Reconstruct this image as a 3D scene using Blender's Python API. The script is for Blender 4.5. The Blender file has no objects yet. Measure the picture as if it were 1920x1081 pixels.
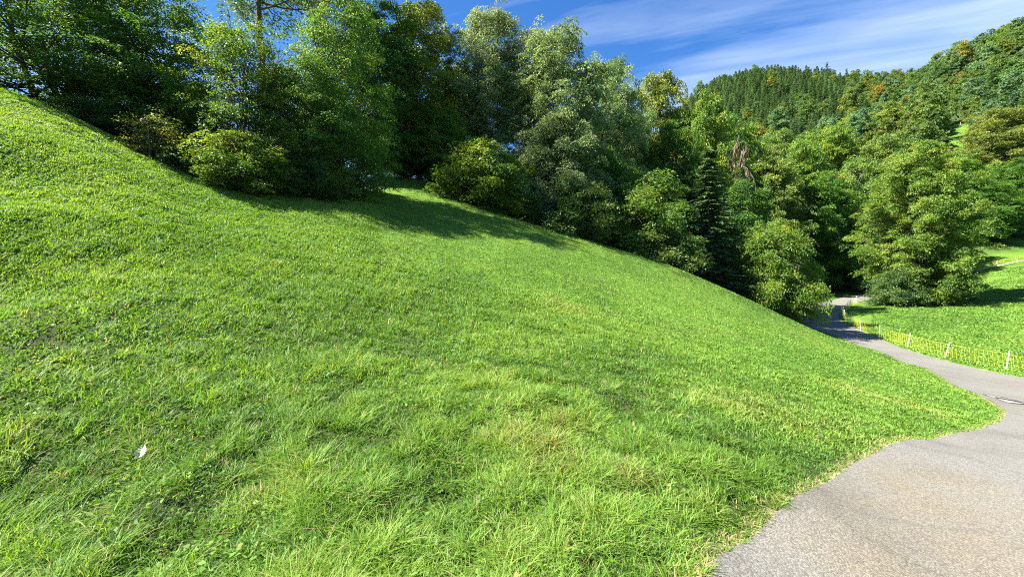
import bpy, math, random
import numpy as np
C = bpy.context.scene.collection
RNG = np.random.default_rng(7)
random.seed(7)
F, CX, HOR, ZC = 800.0, 960.0, 490.0, 1.6     # focal length in photo pixels, centre column, horizon row, eye height

def P(px, row, d):
    return ((px - CX) / F * d, d, (HOR - row) / F * d + ZC)

# ---------------------------------------------------------------- helpers
def tag(o, label=None, cat=None, group=None, kind=None):
    if label: o['label'] = label
    if cat: o['category'] = cat
    if group: o['group'] = group
    if kind: o['kind'] = kind
    return o

def empty(name, loc, rz=0.0):
    o = bpy.data.objects.new(name, None); C.objects.link(o)
    o.location = loc; o.rotation_euler = (0, 0, rz); o.empty_display_size = 0.3
    return o

def np_mesh(name, verts, faces, mat=None, attrs=None, smooth=False):
    """faces: list of int arrays, each (n, k)"""
    me = bpy.data.meshes.new(name)
    verts = np.asarray(verts, dtype=np.float32)
    me.vertices.add(len(verts)); me.vertices.foreach_set('co', verts.ravel())
    faces = [np.asarray(f, dtype=np.int32) for f in faces if len(f)]
    loops = np.concatenate([f.ravel() for f in faces])
    tot = np.concatenate([np.full(len(f), f.shape[1], dtype=np.int32) for f in faces])
    start = np.concatenate([[0], np.cumsum(tot)[:-1]]).astype(np.int32)
    me.loops.add(len(loops)); me.loops.foreach_set('vertex_index', loops)
    me.polygons.add(len(tot)); me.polygons.foreach_set('loop_start', start); me.polygons.foreach_set('loop_total', tot)
    if smooth: me.polygons.foreach_set('use_smooth', np.ones(len(tot), dtype=bool))
    for k, v in (attrs or {}).items():
        a = me.attributes.new(k, 'FLOAT', 'POINT'); a.data.foreach_set('value', np.asarray(v, dtype=np.float32))
    me.update(calc_edges=True)
    if mat: me.materials.append(mat)
    return me

def obj(name, me, parent=None):
    o = bpy.data.objects.new(name, me); C.objects.link(o)
    if parent: o.parent = parent
    return o

def norm(v): return v / np.maximum(np.linalg.norm(v, axis=-1, keepdims=True), 1e-9)

def _h(ix, iy, s):
    n = (ix * 374761393 + iy * 668265263 + s * 974634621) & 0x7fffffff
    n = ((n ^ (n >> 13)) * 1274126177) & 0x7fffffff
    return ((n ^ (n >> 16)) & 0xffff) / 65535.0

def vnoise(x, y, sc, s=0):
    x = np.asarray(x) / sc; y = np.asarray(y) / sc
    ix = np.floor(x).astype(np.int64); iy = np.floor(y).astype(np.int64)
    fx = x - ix; fy = y - iy; fx = fx * fx * (3 - 2 * fx); fy = fy * fy * (3 - 2 * fy)
    a = _h(ix, iy, s) * (1 - fx) + _h(ix + 1, iy, s) * fx
    b = _h(ix, iy + 1, s) * (1 - fx) + _h(ix + 1, iy + 1, s) * fx
    return a * (1 - fy) + b * fy

def fbm(x, y, sc, s=0): return .55 * vnoise(x, y, sc, s) + .3 * vnoise(x, y, sc * .45, s + 1) + .15 * vnoise(x, y, sc * .2, s + 2)

# ---------------------------------------------------------------- road edges (photo pixel, row, depth)
ROAD_L = [(-2.2, -7, .05), (-.9, -2.5, .02), (-.5, -.6, .01), (.25, .95, .0), P(1320, 1081, 2.17), P(1430, 990, 2.82), P(1540, 910, 3.82), P(1640, 850, 5.1), P(1760, 822, 6.4),
          P(1850, 800, 7.6), P(1885, 780, 8.95), P(1880, 765, 10.2), P(1845, 745, 12.2), P(1800, 728, 14.5), P(1700, 683, 22.6),
          P(1600, 645, 28.8), P(1510, 613, 37.7), P(1482, 598, 44), P(1500, 585, 49), P(1530, 571, 56.3), P(1575, 558.5, 63.0), P(1640, 549, 68), P(1760, 540, 76)]
ROAD_R = [(7, -10, -.1), (7.7, -6.5, -.12), (8.2, -5, -.15), (8.8, -3.5, -.2), (9.5, -2, -.3), (12, 0, -.6), (15, 2, -.95), (18, 4, -1.4), (21, 6, -1.9),
          (23, 8, -2.4), (24.2, 10.5, -2.9), (24.5, 12.5, -3.25), (24.4, 14.5, -3.5), (24.2, 17, -3.72), P(1920, 708, 19.8),
          P(1800, 683, 23.3), P(1700, 655, 27.8), P(1640, 632, 33), P(1590, 610, 39.3), P(1572, 595, 45), P(1585, 577, 52.3), P(1620, 564, 59), P(1750, 552, 69)]
ROAD_R[14] = P(1925, 709, 19.6)

def catmull(pts, n):
    p = np.array(pts, dtype=float); m = len(p)
    p = np.vstack([2 * p[0] - p[1], p, 2 * p[-1] - p[-2]])
    seg = np.linspace(0, m - 1, (m - 1) * n + 1); i = np.minimum(seg.astype(int), m - 2); t = (seg - i)[:, None]
    a, b, c, d = p[i], p[i + 1], p[i + 2], p[i + 3]
    return .5 * (2 * b + (c - a) * t + (2 * a - 5 * b + 4 * c - d) * t ** 2 + (3 * b - a - 3 * c + d) * t ** 3)
RL = catmull(ROAD_L, 8)
# right side: pair the 21 right points with the 21 left ones
RR = catmull(ROAD_R, 8)
POLY = np.vstack([RL[:, :2], RR[::-1, :2]])

def road_sd(x, y):
    """signed distance to the road outline, negative inside"""
    x = np.asarray(x, float); y = np.asarray(y, float)
    best = np.full(x.shape, 1e9); ins = np.zeros(x.shape, bool)
    Q = np.vstack([POLY, POLY[:1]])
    for (x0, y0), (x1, y1) in zip(Q[:-1], Q[1:]):
        dx, dy = x1 - x0, y1 - y0; L2 = dx * dx + dy * dy + 1e-12
        t = np.clip(((x - x0) * dx + (y - y0) * dy) / L2, 0, 1)
        best = np.minimum(best, (x - x0 - t * dx) ** 2 + (y - y0 - t * dy) ** 2)
        if y0 != y1:
            c = ((y0 > y) != (y1 > y)) & (x < (x1 - x0) * (y - y0) / (y1 - y0) + x0)
            ins ^= c
    d = np.sqrt(best)
    return np.where(ins, -d, d)

# ---------------------------------------------------------------- terrain: one smooth height field through measured points
CT = []
def col(px, *rd):
    for r, d in rd: CT.append(P(px, r, d))
col(-260, (1081, 2.6), (700, 4.8), (400, 7.5), (150, 11), (60, 14.5), (70, 20), (130, 35), (300, 80))
col(0, (1081, 2.4), (800, 3.6), (600, 5.2), (400, 7.6), (255, 10.3), (168, 13.5), (172, 18), (230, 28), (330, 60))
col(200, (1081, 2.35), (800, 3.7), (600, 5.6), (440, 8.4), (320, 11.6), (250, 14.8), (262, 19), (310, 30), (380, 60))
col(380, (1081, 2.3), (800, 3.8), (620, 6), (480, 9.2), (390, 12.6), (340, 15.8), (345, 19.5), (370, 30), (420, 60))
col(560, (1081, 2.25), (800, 3.9), (640, 6.3), (520, 9.8), (430, 13.6), (376, 17.6), (374, 21), (372, 32), (420, 60))
col(660, (420, 16), (384, 19.5), (362, 25), (345, 32), (380, 45))
col(780, (1081, 2.2), (800, 3.95), (660, 6.6), (550, 10.5), (460, 16), (402, 21.5), (368, 26.5), (335, 33), (350, 42), (430, 80))
col(880, (480, 17), (424, 22), (385, 26.5), (378, 31), (400, 40), (450, 80))
col(1000, (1081, 2.18), (800, 4.0), (680, 6.9), (590, 11.2), (500, 17), (450, 22), (420, 26.5), (430, 32), (470, 42), (490, 80))
col(1100, (530, 17), (480, 22), (452, 26.5), (470, 32), (520, 42), (510, 80))
col(1200, (1081, 2.17), (820, 4.0), (700, 7.0), (620, 11.8), (545, 18), (505, 23), (480, 27), (510, 33), (560, 42), (525, 80))
col(1300, (900, 3.2), (800, 4.5), (700, 7.4), (635, 12.5), (560, 20), (515, 27), (550, 33), (595, 42), (545, 75))
col(1400, (1000, 2.75), (860, 4.0), (760, 5.8), (690, 9.0), (640, 13.5), (590, 20.5), (560, 27), (590, 33), (610, 42), (560, 70))
col(1500, (880, 4.2), (790, 5.7), (720, 8.5), (680, 12), (640, 19), (610, 28), (615, 33))
col(1600, (840, 5.2), (790, 6.2), (730, 8.8), (690, 12.6), (662, 19))
col(1700, (810, 6.6), (770, 7.8), (728, 10.8), (702, 14.5))
col(1800, (798, 7.5), (775, 8.8), (748, 11.0))
for pts in (ROAD_L, ROAD_R):
    CT += [tuple(p) for p in pts]
CT += [tuple((np.array(a) + np.array(b)) / 2) for a, b in zip(ROAD_L[4:15], ROAD_R[4:15])]
# pasture right of the road and its rise to the wood
col(1640, (590, 44), (572, 52))
col(1720, (628, 34), (590, 44), (572, 52), (556, 62), (545, 72))
col(1800, (652, 30), (605, 39), (572, 50), (540, 63), (518, 75), (500, 88))
col(1880, (665, 29), (615, 37), (570, 48), (530, 62), (500, 75), (478, 88))
col(1990, (680, 28), (615, 36), (560, 48), (515, 62), (480, 76), (455, 90))
col(2200, (690, 27), (600, 38), (530, 52), (480, 70), (430, 95))
CT += [(40, 12, -3.9), (45, 0, -3.5), (40, -15, -2.5)]
# wooded hillside (ground is a tree height under the canopy)
col(1200, (480, 110), (440, 160), (400, 230), (380, 320), (360, 450), (400, 700))
col(1300, (470, 100), (410, 150), (340, 220), (280, 310), (230, 410), (196, 520), (196, 600), (260, 800))
col(1400, (480, 90), (430, 120), (350, 175), (280, 250), (220, 350), (170, 450), (150, 545), (156, 620), (240, 850))
col(1480, (500, 84), (440, 115), (350, 170), (275, 245), (210, 350), (160, 460), (141, 560), (148, 640), (230, 850))
col(1560, (510, 84), (445, 115), (350, 170), (275, 245), (210, 350), (165, 440), (150, 520), (160, 600), (240, 850))
col(1650, (500, 92), (430, 125), (330, 180), (255, 250), (205, 330), (172, 420), (176, 500), (250, 800))
col(1740, (480, 98), (400, 128), (290, 175), (225, 230), (182, 300), (165, 380), (175, 460), (260, 700))
col(1785, (462, 96), (360, 125), (252, 158), (212, 195), (160, 245), (138, 290), (150, 340), (260, 600))
col(1850, (440, 100), (340, 130), (250, 165), (180, 205), (128, 245), (118, 290), (140, 360), (260, 600))
col(1920, (430, 105), (325, 135), (230, 170), (160, 205), (108, 238), (95, 285), (120, 350), (250, 600))
col(2100, (400, 112), (270, 150), (150, 195), (70, 230), (60, 290), (200, 600))
col(2500, (380, 120), (200, 170), (60, 230), (200, 500))
col(900, (470, 160), (470, 400)); col(500, (440, 160), (450, 400)); col(0, (400, 150), (430, 400)); col(-400, (400, 120))
# behind and beside the camera
CT += [(0, -2, 0), (0, -8, .1), (0, -40, .5), (0, -200, 0), (-6, -3, 1.0), (-12, -8, 3.0), (-30, -10, 9), (-60, 0, 14), (-14, 2, 5.2), (-30, 12, 10.5), (-60, -60, 10), (60, -60, -2), (-200, 0, 10), (200, -100, 0), (200, 0, 0), (2.0, .3, -.03), (-1.7, .6, .02), (-1.5, -1, .2), (90, 20, -1), (150, 60, 30)]
CT = np.array(CT, dtype=float)
RMIN = 1.5
def _uv(x, y):
    return np.arctan2(x, y), np.log(np.maximum(np.hypot(x, y), RMIN))
_cu, _cv = _uv(CT[:, 0], CT[:, 1])
_ce = (CT[:, 2] - ZC) / np.maximum(np.hypot(CT[:, 0], CT[:, 1]), RMIN)
_g = np.abs(_cu) > 2.0
_cu2 = np.concatenate([_cu, _cu[_g] - 2 * np.pi * np.sign(_cu[_g])]); _cv2 = np.concatenate([_cv, _cv[_g]]); _ce2 = np.concatenate([_ce, _ce[_g]])
C0 = .05
_A = np.sqrt((_cu2[:, None] - _cu2) ** 2 + (_cv2[:, None] - _cv2) ** 2 + C0 ** 2)
_n = len(_cu2)
_M = np.zeros((_n + 1, _n + 1)); _M[:_n, :_n] = -_A - 2e-4 * np.eye(_n) * 0; _M[:_n, _n] = 1; _M[_n, :_n] = 1
_M[:_n, :_n] += np.eye(_n) * 4e-3
_W = np.linalg.solve(_M, np.concatenate([_ce2, [0]]))
def tz_raw(x, y):
    x = np.atleast_1d(np.asarray(x, float)); y = np.atleast_1d(np.asarray(y, float)); out = np.empty(x.shape)
    for i in range(0, len(x), 20000):
        u, v = _uv(x[i:i + 20000], y[i:i + 20000])
        k = np.sqrt((u[:, None] - _cu2) ** 2 + (v[:, None] - _cv2) ** 2 + C0 ** 2)
        out[i:i + 20000] = (_W[_n] - k @ _W[:_n]) * np.exp(v) + ZC
    return out
def bumps(x, y):
    r = np.hypot(x, y); a = np.clip(r / 3, .5, 1) * np.clip(1 - (r - 25) / 30, 0, 1)
    a = a * (1 + .35 * np.clip(1.1 - r / 11, 0, 1) * np.clip(1 - (x - .1 * y) * .35, 0, 1))
    return a * (.07 * (vnoise(x, y, 1.1, 5) - .5) + .075 * (vnoise(x, y, .4, 6) - .5) + .16 * (vnoise(x, y, 4.5, 8) - .5) * np.clip(r / 10 - .4, 0, 1))
def tz(x, y):
    x = np.atleast_1d(np.asarray(x, float)); y = np.atleast_1d(np.asarray(y, float))
    near = np.hypot(x, y) < 90
    z = tz_raw(x, y)
    if near.any():
        w = np.clip(road_sd(x[near], y[near]) / .8, 0, 1)
        z[near] += bumps(x[near], y[near]) * w
    return z
def gz(x, y): return float(tz([x], [y])[0])

def ground_row(x, y): return HOR - (tz_raw(x, y) - ZC) / np.maximum(y, .5) * F
def depth_at(px, row, d0, d1):
    """depth between d0 and d1 at which the ground in column px lies on photo row `row`"""
    d = np.linspace(d0, d1, 300); return float(d[np.argmin(np.abs(ground_row((px - CX) / F * d, d) - row))])
# ---------------------------------------------------------------- materials
def new_mat(name):
    m = bpy.data.materials.new(name); m.use_nodes = True
    nt = m.node_tree; nt.nodes.clear()
    return m, nt, nt.nodes, nt.links

def ramp(n, stops, interp='LINEAR'):
    r = n.new('ShaderNodeValToRGB'); cr = r.color_ramp; cr.interpolation = interp
    while len(cr.elements) < len(stops): cr.elements.new(.5)
    for e, (p, c) in zip(cr.elements, stops): e.position = p; e.color = (*c, 1)
    return r

def mixc(n, l, a, b, fac, mode='MIX'):
    m = n.new('ShaderNodeMix'); m.data_type = 'RGBA'; m.blend_type = mode
    for s, v in ((m.inputs[0], fac), (m.inputs[6], a), (m.inputs[7], b)):
        if isinstance(v, (int, float)): s.default_value = v
        elif isinstance(v, tuple): s.default_value = (*v, 1)
        else: l.new(v, s)
    return m.outputs[2]

def leaf_mat(name, stops, trans=.42, rough=.5, spec=.35, tboost=(1.25, 1.2, .6), objcol=True):
    m, nt, n, l = new_mat(name)
    a = n.new('ShaderNodeAttribute'); a.attribute_name = 'tint'
    r = ramp(n, stops); l.new(a.outputs['Fac'], r.inputs[0]); c = r.outputs[0]
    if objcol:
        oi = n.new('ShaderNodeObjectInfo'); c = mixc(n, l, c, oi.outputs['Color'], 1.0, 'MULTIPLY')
    p = n.new('ShaderNodeBsdfPrincipled'); l.new(c, p.inputs['Base Color'])
    p.inputs['Roughness'].default_value = rough; p.inputs['Specular IOR Level'].default_value = spec
    t = n.new('ShaderNodeBsdfTranslucent'); l.new(mixc(n, l, c, tboost, 1.0, 'MULTIPLY'), t.inputs['Color'])
    ms = n.new('ShaderNodeMixShader'); ms.inputs[0].default_value = trans
    l.new(p.outputs[0], ms.inputs[1]); l.new(t.outputs[0], ms.inputs[2])
    o = n.new('ShaderNodeOutputMaterial'); l.new(ms.outputs[0], o.inputs[0])
    return m

def noise(n, l, scale, detail=4, vec=None, rough=.55):
    t = n.new('ShaderNodeTexNoise'); t.inputs['Scale'].default_value = scale; t.inputs['Detail'].default_value = detail; t.inputs['Roughness'].default_value = rough
    if vec is not None: l.new(vec, t.inputs['Vector'])
    return t.outputs[0]

def plain_mat(name, stops, scale, rough=.8, bump=0.0, stretch=(1, 1, 1), spec=.3):
    m, nt, n, l = new_mat(name)
    tc = n.new('ShaderNodeTexCoord'); mp = n.new('ShaderNodeMapping'); mp.inputs['Scale'].default_value = stretch
    l.new(tc.outputs['Object'], mp.inputs[0])
    f = noise(n, l, scale, 5, mp.outputs[0]); r = ramp(n, stops); l.new(f, r.inputs[0])
    p = n.new('ShaderNodeBsdfPrincipled'); l.new(r.outputs[0], p.inputs['Base Color']); p.inputs['Roughness'].default_value = rough
    p.inputs['Specular IOR Level'].default_value = spec
    if bump:
        b = n.new('ShaderNodeBump'); b.inputs['Strength'].default_value = bump; l.new(f, b.inputs['Height']); l.new(b.outputs[0], p.inputs['Normal'])
    o = n.new('ShaderNodeOutputMaterial'); l.new(p.outputs[0], o.inputs[0])
    return m

M = {}
M['bark'] = plain_mat('bark', [(.3, (.035, .028, .02)), (.55, (.09, .075, .055)), (.75, (.17, .15, .12))], 5, .9, .5, (3, 3, .6))
M['pale_bark'] = plain_mat('pale_bark', [(.3, (.12, .10, .08)), (.5, (.34, .31, .27)), (.75, (.5, .47, .42))], 4, .85, .3, (3, 3, .8))
M['dead_wood'] = plain_mat('dead_wood', [(.3, (.11, .095, .075)), (.7, (.30, .27, .23))], 6, .9, .3, (3, 3, .6))
M['leaf'] = leaf_mat('broad_leaf', [(0, (0.0408, 0.0945, 0.0236)), (0.4, (0.0799, 0.1764, 0.0295)), (0.75, (0.1616, 0.2756, 0.0394)), (1, (0.3232, 0.3465, 0.0492))], rough=.5, spec=.3, trans=.46)
M['bright_leaf'] = leaf_mat('bright_leaf', [(0, (0.065, 0.13, 0.0156)), (0.4, (0.13, 0.234, 0.0234)), (0.8, (0.234, 0.3055, 0.0286)), (1, (0.364, 0.338, 0.052))])
M['ash_leaf'] = leaf_mat('ash_leaf', [(0, (0.0814, 0.1317, 0.0581)), (0.45, (0.1648, 0.2422, 0.0969)), (0.8, (0.2616, 0.339, 0.1452)), (1, (0.3488, 0.3681, 0.1356))], rough=.5, spec=.35)
M['olive_leaf'] = leaf_mat('olive_leaf', [(0, (0.0673, 0.124, 0.0311)), (0.4, (0.1347, 0.2187, 0.043)), (0.75, (0.2442, 0.3099, 0.0525)), (1, (0.4041, 0.3463, 0.0717))])
M['dark_leaf'] = leaf_mat('dark_leaf', [(0, (0.0261, 0.0609, 0.0203)), (0.4, (0.0551, 0.1189, 0.029)), (0.8, (0.1087, 0.1812, 0.0377)), (1, (0.1885, 0.232, 0.0508))], rough=.42, spec=.45)
M['needle'] = leaf_mat('needle', [(0, (0.0272, 0.0578, 0.0272)), (0.5, (0.051, 0.0952, 0.0408)), (1, (0.1054, 0.153, 0.0544))], trans=.15, rough=.5)
M['dry_leaf'] = leaf_mat('dry_leaf', [(0, (.11, .085, .045)), (1, (.27, .21, .12))], trans=.25, rough=.8)
M['far_leaf'] = leaf_mat('far_leaf', [(0, (0.0734, 0.1371, 0.0457)), (0.5, (0.1305, 0.2098, 0.0639)), (0.85, (0.2039, 0.2663, 0.08)), (1, (0.2773, 0.2744, 0.0914))], rough=.7, spec=.12)
GRASS = [(0, (0.0273, 0.0628, 0.0131)), (0.25, (0.0797, 0.1726, 0.024)), (0.55, (0.1524, 0.297, 0.0376)), (0.78, (0.2541, 0.373, 0.0598)), (0.88, (0.2818, 0.2817, 0.0811)), (1, (0.4551, 0.3442, 0.1854))]
M['grass'] = leaf_mat('grass_blade', GRASS, trans=.42, rough=.55, spec=.3, objcol=False, tboost=(1.35, 1.3, .5))

def ground_mat():
    m, nt, n, l = new_mat('ground_soil_and_turf')
    tc = n.new('ShaderNodeTexCoord'); v = tc.outputs['Object']
    big = ramp(n, [(.35, (.055, .115, .014)), (.55, (.095, .185, .022)), (.72, (.150, .205, .030))]); l.new(noise(n, l, .22, 5, v), big.inputs[0])
    fine = ramp(n, [(.3, (.035, .05, .012)), (.55, (1, 1, 1)), (.75, (1.25, 1.2, 1))]); l.new(noise(n, l, 5.5, 6, v, .7), fine.inputs[0])
    c = mixc(n, l, big.outputs[0], fine.outputs[0], .6, 'MULTIPLY')
    def at(name):
        a = n.new('ShaderNodeAttribute'); a.attribute_name = name; return a.outputs['Fac']
    soil = ramp(n, [(.3, (.018, .016, .008)), (.7, (.055, .048, .022))]); l.new(noise(n, l, 14, 5, v), soil.inputs[0])
    c = mixc(n, l, c, soil.outputs[0], at('soil'))
    th = ramp(n, [(.32, (.012, .012, .005)), (.55, (.028, .036, .009)), (.74, (.075, .07, .024))]); l.new(noise(n, l, 26, 6, v, .7), th.inputs[0])  # thatch and soil, darkened further so gaps between blades read as shaded holes
    c = mixc(n, l, c, th.outputs[0], at('thatch_shade'))
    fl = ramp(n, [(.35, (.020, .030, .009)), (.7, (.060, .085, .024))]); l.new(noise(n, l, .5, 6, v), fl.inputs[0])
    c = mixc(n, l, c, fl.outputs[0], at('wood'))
    sand = ramp(n, [(.3, (.26, .20, .11)), (.7, (.46, .37, .22))]); l.new(noise(n, l, 30, 4, v), sand.inputs[0])
    c = mixc(n, l, c, sand.outputs[0], at('verge'))
    p = n.new('ShaderNodeBsdfPrincipled'); l.new(c, p.inputs['Base Color']); p.inputs['Roughness'].default_value = .9; p.inputs['Specular IOR Level'].default_value = .15
    b = n.new('ShaderNodeBump'); b.inputs['Strength'].default_value = .6; b.inputs['Distance'].default_value = .06; l.new(noise(n, l, 9, 5, v), b.inputs['Height']); l.new(b.outputs[0], p.inputs['Normal'])
    o = n.new('ShaderNodeOutputMaterial'); l.new(p.outputs[0], o.inputs[0])
    return m
M['ground'] = ground_mat()

def asphalt_mat():
    m, nt, n, l = new_mat('worn_asphalt')
    tc = n.new('ShaderNodeTexCoord'); v = tc.outputs['Object']
    vo = n.new('ShaderNodeTexVoronoi'); vo.inputs['Scale'].default_value = 95; l.new(v, vo.inputs['Vector'])
    st = ramp(n, [(0, (.152, .145, .127)), (.35, (.194, .186, .164)), (.7, (.233, .224, .198)), (1, (.29, .28, .248))])
    sep = n.new('ShaderNodeSeparateColor'); l.new(vo.outputs['Color'], sep.inputs[0]); l.new(sep.outputs[0], st.inputs[0])
    gap = ramp(n, [(.0, (1, 1, 1)), (.5, (.9, .9, .9)), (.85, (.5, .49, .47))]); l.new(vo.outputs['Distance'], gap.inputs[0])
    mlt = n.new('ShaderNodeMath'); mlt.operation = 'MULTIPLY'; mlt.inputs[1].default_value = 1.3; l.new(vo.outputs['Distance'], mlt.inputs[0]); l.new(mlt.outputs[0], gap.inputs[0])
    c = mixc(n, l, st.outputs[0], gap.outputs[0], .75, 'MULTIPLY')
    sa = n.new('ShaderNodeAttribute'); sa.attribute_name = 'stain'; sm = n.new('ShaderNodeMath'); sm.operation = 'MULTIPLY'; l.new(sa.outputs['Fac'], sm.inputs[0]); sr = ramp(n, [(.3, (.35, .35, .35)), (.6, (1, 1, 1))]); l.new(noise(n, l, 1.6, 4, v), sr.inputs[0]); l.new(sr.outputs[0], sm.inputs[1])
    c = mixc(n, l, c, mixc(n, l, c, (1.05, .95, .80), 1.0, 'MULTIPLY'), sm.outputs[0])
    dark = ramp(n, [(.30, (.80, .80, .80)), (.5, (1, 1, 1)), (.7, (1.1, 1.1, 1.1))]); l.new(noise(n, l, .9, 6, v), dark.inputs[0])
    c = mixc(n, l, c, dark.outputs[0], .7, 'MULTIPLY')
    # faint tyre tracks, sealed cracks
    wv = n.new('ShaderNodeTexNoise'); wv.inputs['Scale'].default_value = .28; wv.inputs['Detail'].default_value = 2; l.new(v, wv.inputs['Vector'])
    ln = ramp(n, [(.488, (1, 1, 1)), (.5, (.76, .76, .76)), (.512, (1, 1, 1))]); l.new(wv.outputs[0], ln.inputs[0])
    c = mixc(n, l, c, ln.outputs[0], .55, 'MULTIPLY')
    p = n.new('ShaderNodeBsdfPrincipled'); l.new(c, p.inputs['Base Color']); p.inputs['Roughness'].default_value = .85; p.inputs['Specular IOR Level'].default_value = .25
    b = n.new('ShaderNodeBump'); b.inputs['Strength'].default_value = .5; b.inputs['Distance'].default_value = .006; b.invert = True; l.new(vo.outputs['Distance'], b.inputs['Height']); l.new(b.outputs[0], p.inputs['Normal'])
    o = n.new('ShaderNodeOutputMaterial'); l.new(p.outputs[0], o.inputs[0])
    return m
M['asphalt'] = asphalt_mat()
M['yellow_net'] = plain_mat('yellow_net', [(.3, (.62, .62, .05)), (.7, (.78, .76, .08))], 3, .5)
M['white_post'] = plain_mat('white_post', [(.3, (.62, .62, .58)), (.7, (.82, .82, .80))], 8, .45)
M['concrete'] = plain_mat('cover_concrete', [(.3, (.25, .235, .21)), (.7, (.33, .31, .28))], 14, .85, .15)
M['rust'] = plain_mat('rusty_iron', [(.3, (.022, .018, .015)), (.7, (.06, .045, .035))], 20, .8)
M['fallen_leaf'] = plain_mat('fallen_leaf', [(.3, (.55, .48, .22)), (.7, (.72, .66, .38))], 40, .7)
M['wood_post'] = plain_mat('weathered_post', [(.3, (.4, .36, .3)), (.7, (.6, .56, .5))], 8, .8)
# ---------------------------------------------------------------- tree kit: every tree is trunk (with limbs) + crown of leaves
def tube_mesh(name, branches, mat, sides=7):
    V, Q, off = [], [], 0
    for pts, rad in branches:
        pts = np.asarray(pts, float); k = len(pts)
        tg = norm(np.gradient(pts, axis=0))
        ref = np.where(np.abs(tg[:, 2:3]) > .9, np.array([[1., 0, 0]]), np.array([[0, 0, 1.]]))
        a = norm(np.cross(tg, ref)); b = np.cross(tg, a)
        an = np.linspace(0, 2 * np.pi, sides, endpoint=False)
        ring = pts[:, None] + np.asarray(rad)[:, None, None] * (np.cos(an)[None, :, None] * a[:, None] + np.sin(an)[None, :, None] * b[:, None])
        V.append(ring.reshape(-1, 3))
        i = np.arange(k - 1)[:, None] * sides; j = np.arange(sides)[None, :]; j2 = (j + 1) % sides
        Q.append(np.stack([off + i + j, off + i + j2, off + i + sides + j2, off + i + sides + j], -1).reshape(-1, 4))
        off += k * sides
    return np_mesh(name, np.vstack(V), [np.vstack(Q)], mat, smooth=True)

def leaf_quads(p, d, nrm, L, W):
    """p base, d direction, nrm normal -> verts (4n,3), faces"""
    s = norm(np.cross(d, nrm)); n = len(p); L = L[:, None]; W = W[:, None]
    fold = nrm * W * .22
    v = np.stack([p, p + d * L * .45 + s * W * .5 + fold, p + d * L, p + d * L * .45 - s * W * .5 + fold], 1)
    return v.reshape(-1, 3), np.arange(4 * n).reshape(-1, 4)

def sprays(rng, lobes, ns, nl, leaf, rs, up=.65, droop=.25, jit=.5, flat=.8, axis=0.35, aspect=.6, hang=.3):
    """leaf clumps spread over the lobes of a crown; returns leaf arrays and tint"""
    lob = np.asarray(lobes); pr = lob[:, 3] ** 2; k = rng.choice(len(lob), ns, p=pr / pr.sum())
    dr = norm(rng.normal(size=(ns, 3))); low = (dr[:, 2] < -.25) & (rng.random(ns) < .75); dr[low, 2] *= -1
    rad = lob[k, 3] * (.5 + .55 * rng.random(ns) ** .6)
    cen = lob[k, :3] + dr * rad[:, None] * np.array([1, 1, flat])
    out = norm(cen * np.array([1, 1, 0]) + 1e-6)
    n = norm(np.array([0, 0, up]) + (1 - up) * (dr * .6 + out * .6) + rng.normal(size=(ns, 3)) * .18)
    t1 = norm(np.cross(n, rng.normal(size=(ns, 3)))); t2 = np.cross(n, t1)
    lt = lob[k, 4] + rng.normal(size=ns) * .10
    N = ns * nl; kk = np.repeat(np.arange(ns), nl)
    sz = rs * (.7 + .6 * rng.random(ns))
    rho = np.sqrt(rng.random(N)) * sz[kk]; ph = rng.random(N) * 2 * np.pi
    rdir = t1[kk] * np.cos(ph)[:, None] + t2[kk] * np.sin(ph)[:, None]
    p = cen[kk] + rdir * rho[:, None] + n[kk] * (rng.normal(size=N) * .13 * rs)[:, None]
    p[:, 2] -= droop * rho ** 2 / rs
    d = norm(rdir * .7 + out[kk] * axis + rng.normal(size=(N, 3)) * .45 - np.array([0, 0, hang]))
    nr = n[kk] + rng.normal(size=(N, 3)) * jit
    nr = norm(nr - d * (nr * d).sum(1, keepdims=True))
    L = leaf * (.65 + .7 * rng.random(N))
    tint = np.clip(lt[kk] + rng.normal(size=N) * .13, 0, 1)
    return p, d, nr, L, L * aspect, tint

def crown_mesh(name, parts, mat):
    V, Fq, T, off = [], [], [], 0
    for p, d, nr, L, W, t in parts:
        v, f = leaf_quads(p, d, nr, L, W); V.append(v); Fq.append(f + off); off += len(v); T.append(np.repeat(t, 4))
    return np_mesh(name, np.vstack(V), [np.vstack(Fq)], mat, {'tint': np.concatenate(T)})

def profile(t, kind):
    if kind == 'round': return np.sin(np.pi * np.clip(.06 + .88 * t, 0, 1) ** .8) ** .6
    if kind == 'tall': return np.sin(np.pi * np.clip(.10 + .84 * t, 0, 1) ** .75) ** .7 * (.75 + .25 * (1 - t))
    if kind == 'dome': return np.sqrt(np.clip(1 - (t * .96) ** 2.2, 0, 1))
    return np.ones_like(t)

def limb(rng, a, b, r0, r1, sag=.12, k=5):
    a = np.asarray(a, float); b = np.asarray(b, float); t = np.linspace(0, 1, k)[:, None]
    L = np.linalg.norm(b - a)
    pts = a + (b - a) * t + np.array([0, 0, 1]) * (np.sin(np.pi * t) * sag * L) * -.5 + rng.normal(size=(k, 3)) * .03 * L * np.sin(np.pi * t)
    return pts, r0 + (r1 - r0) * t[:, 0] ** .8

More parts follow.
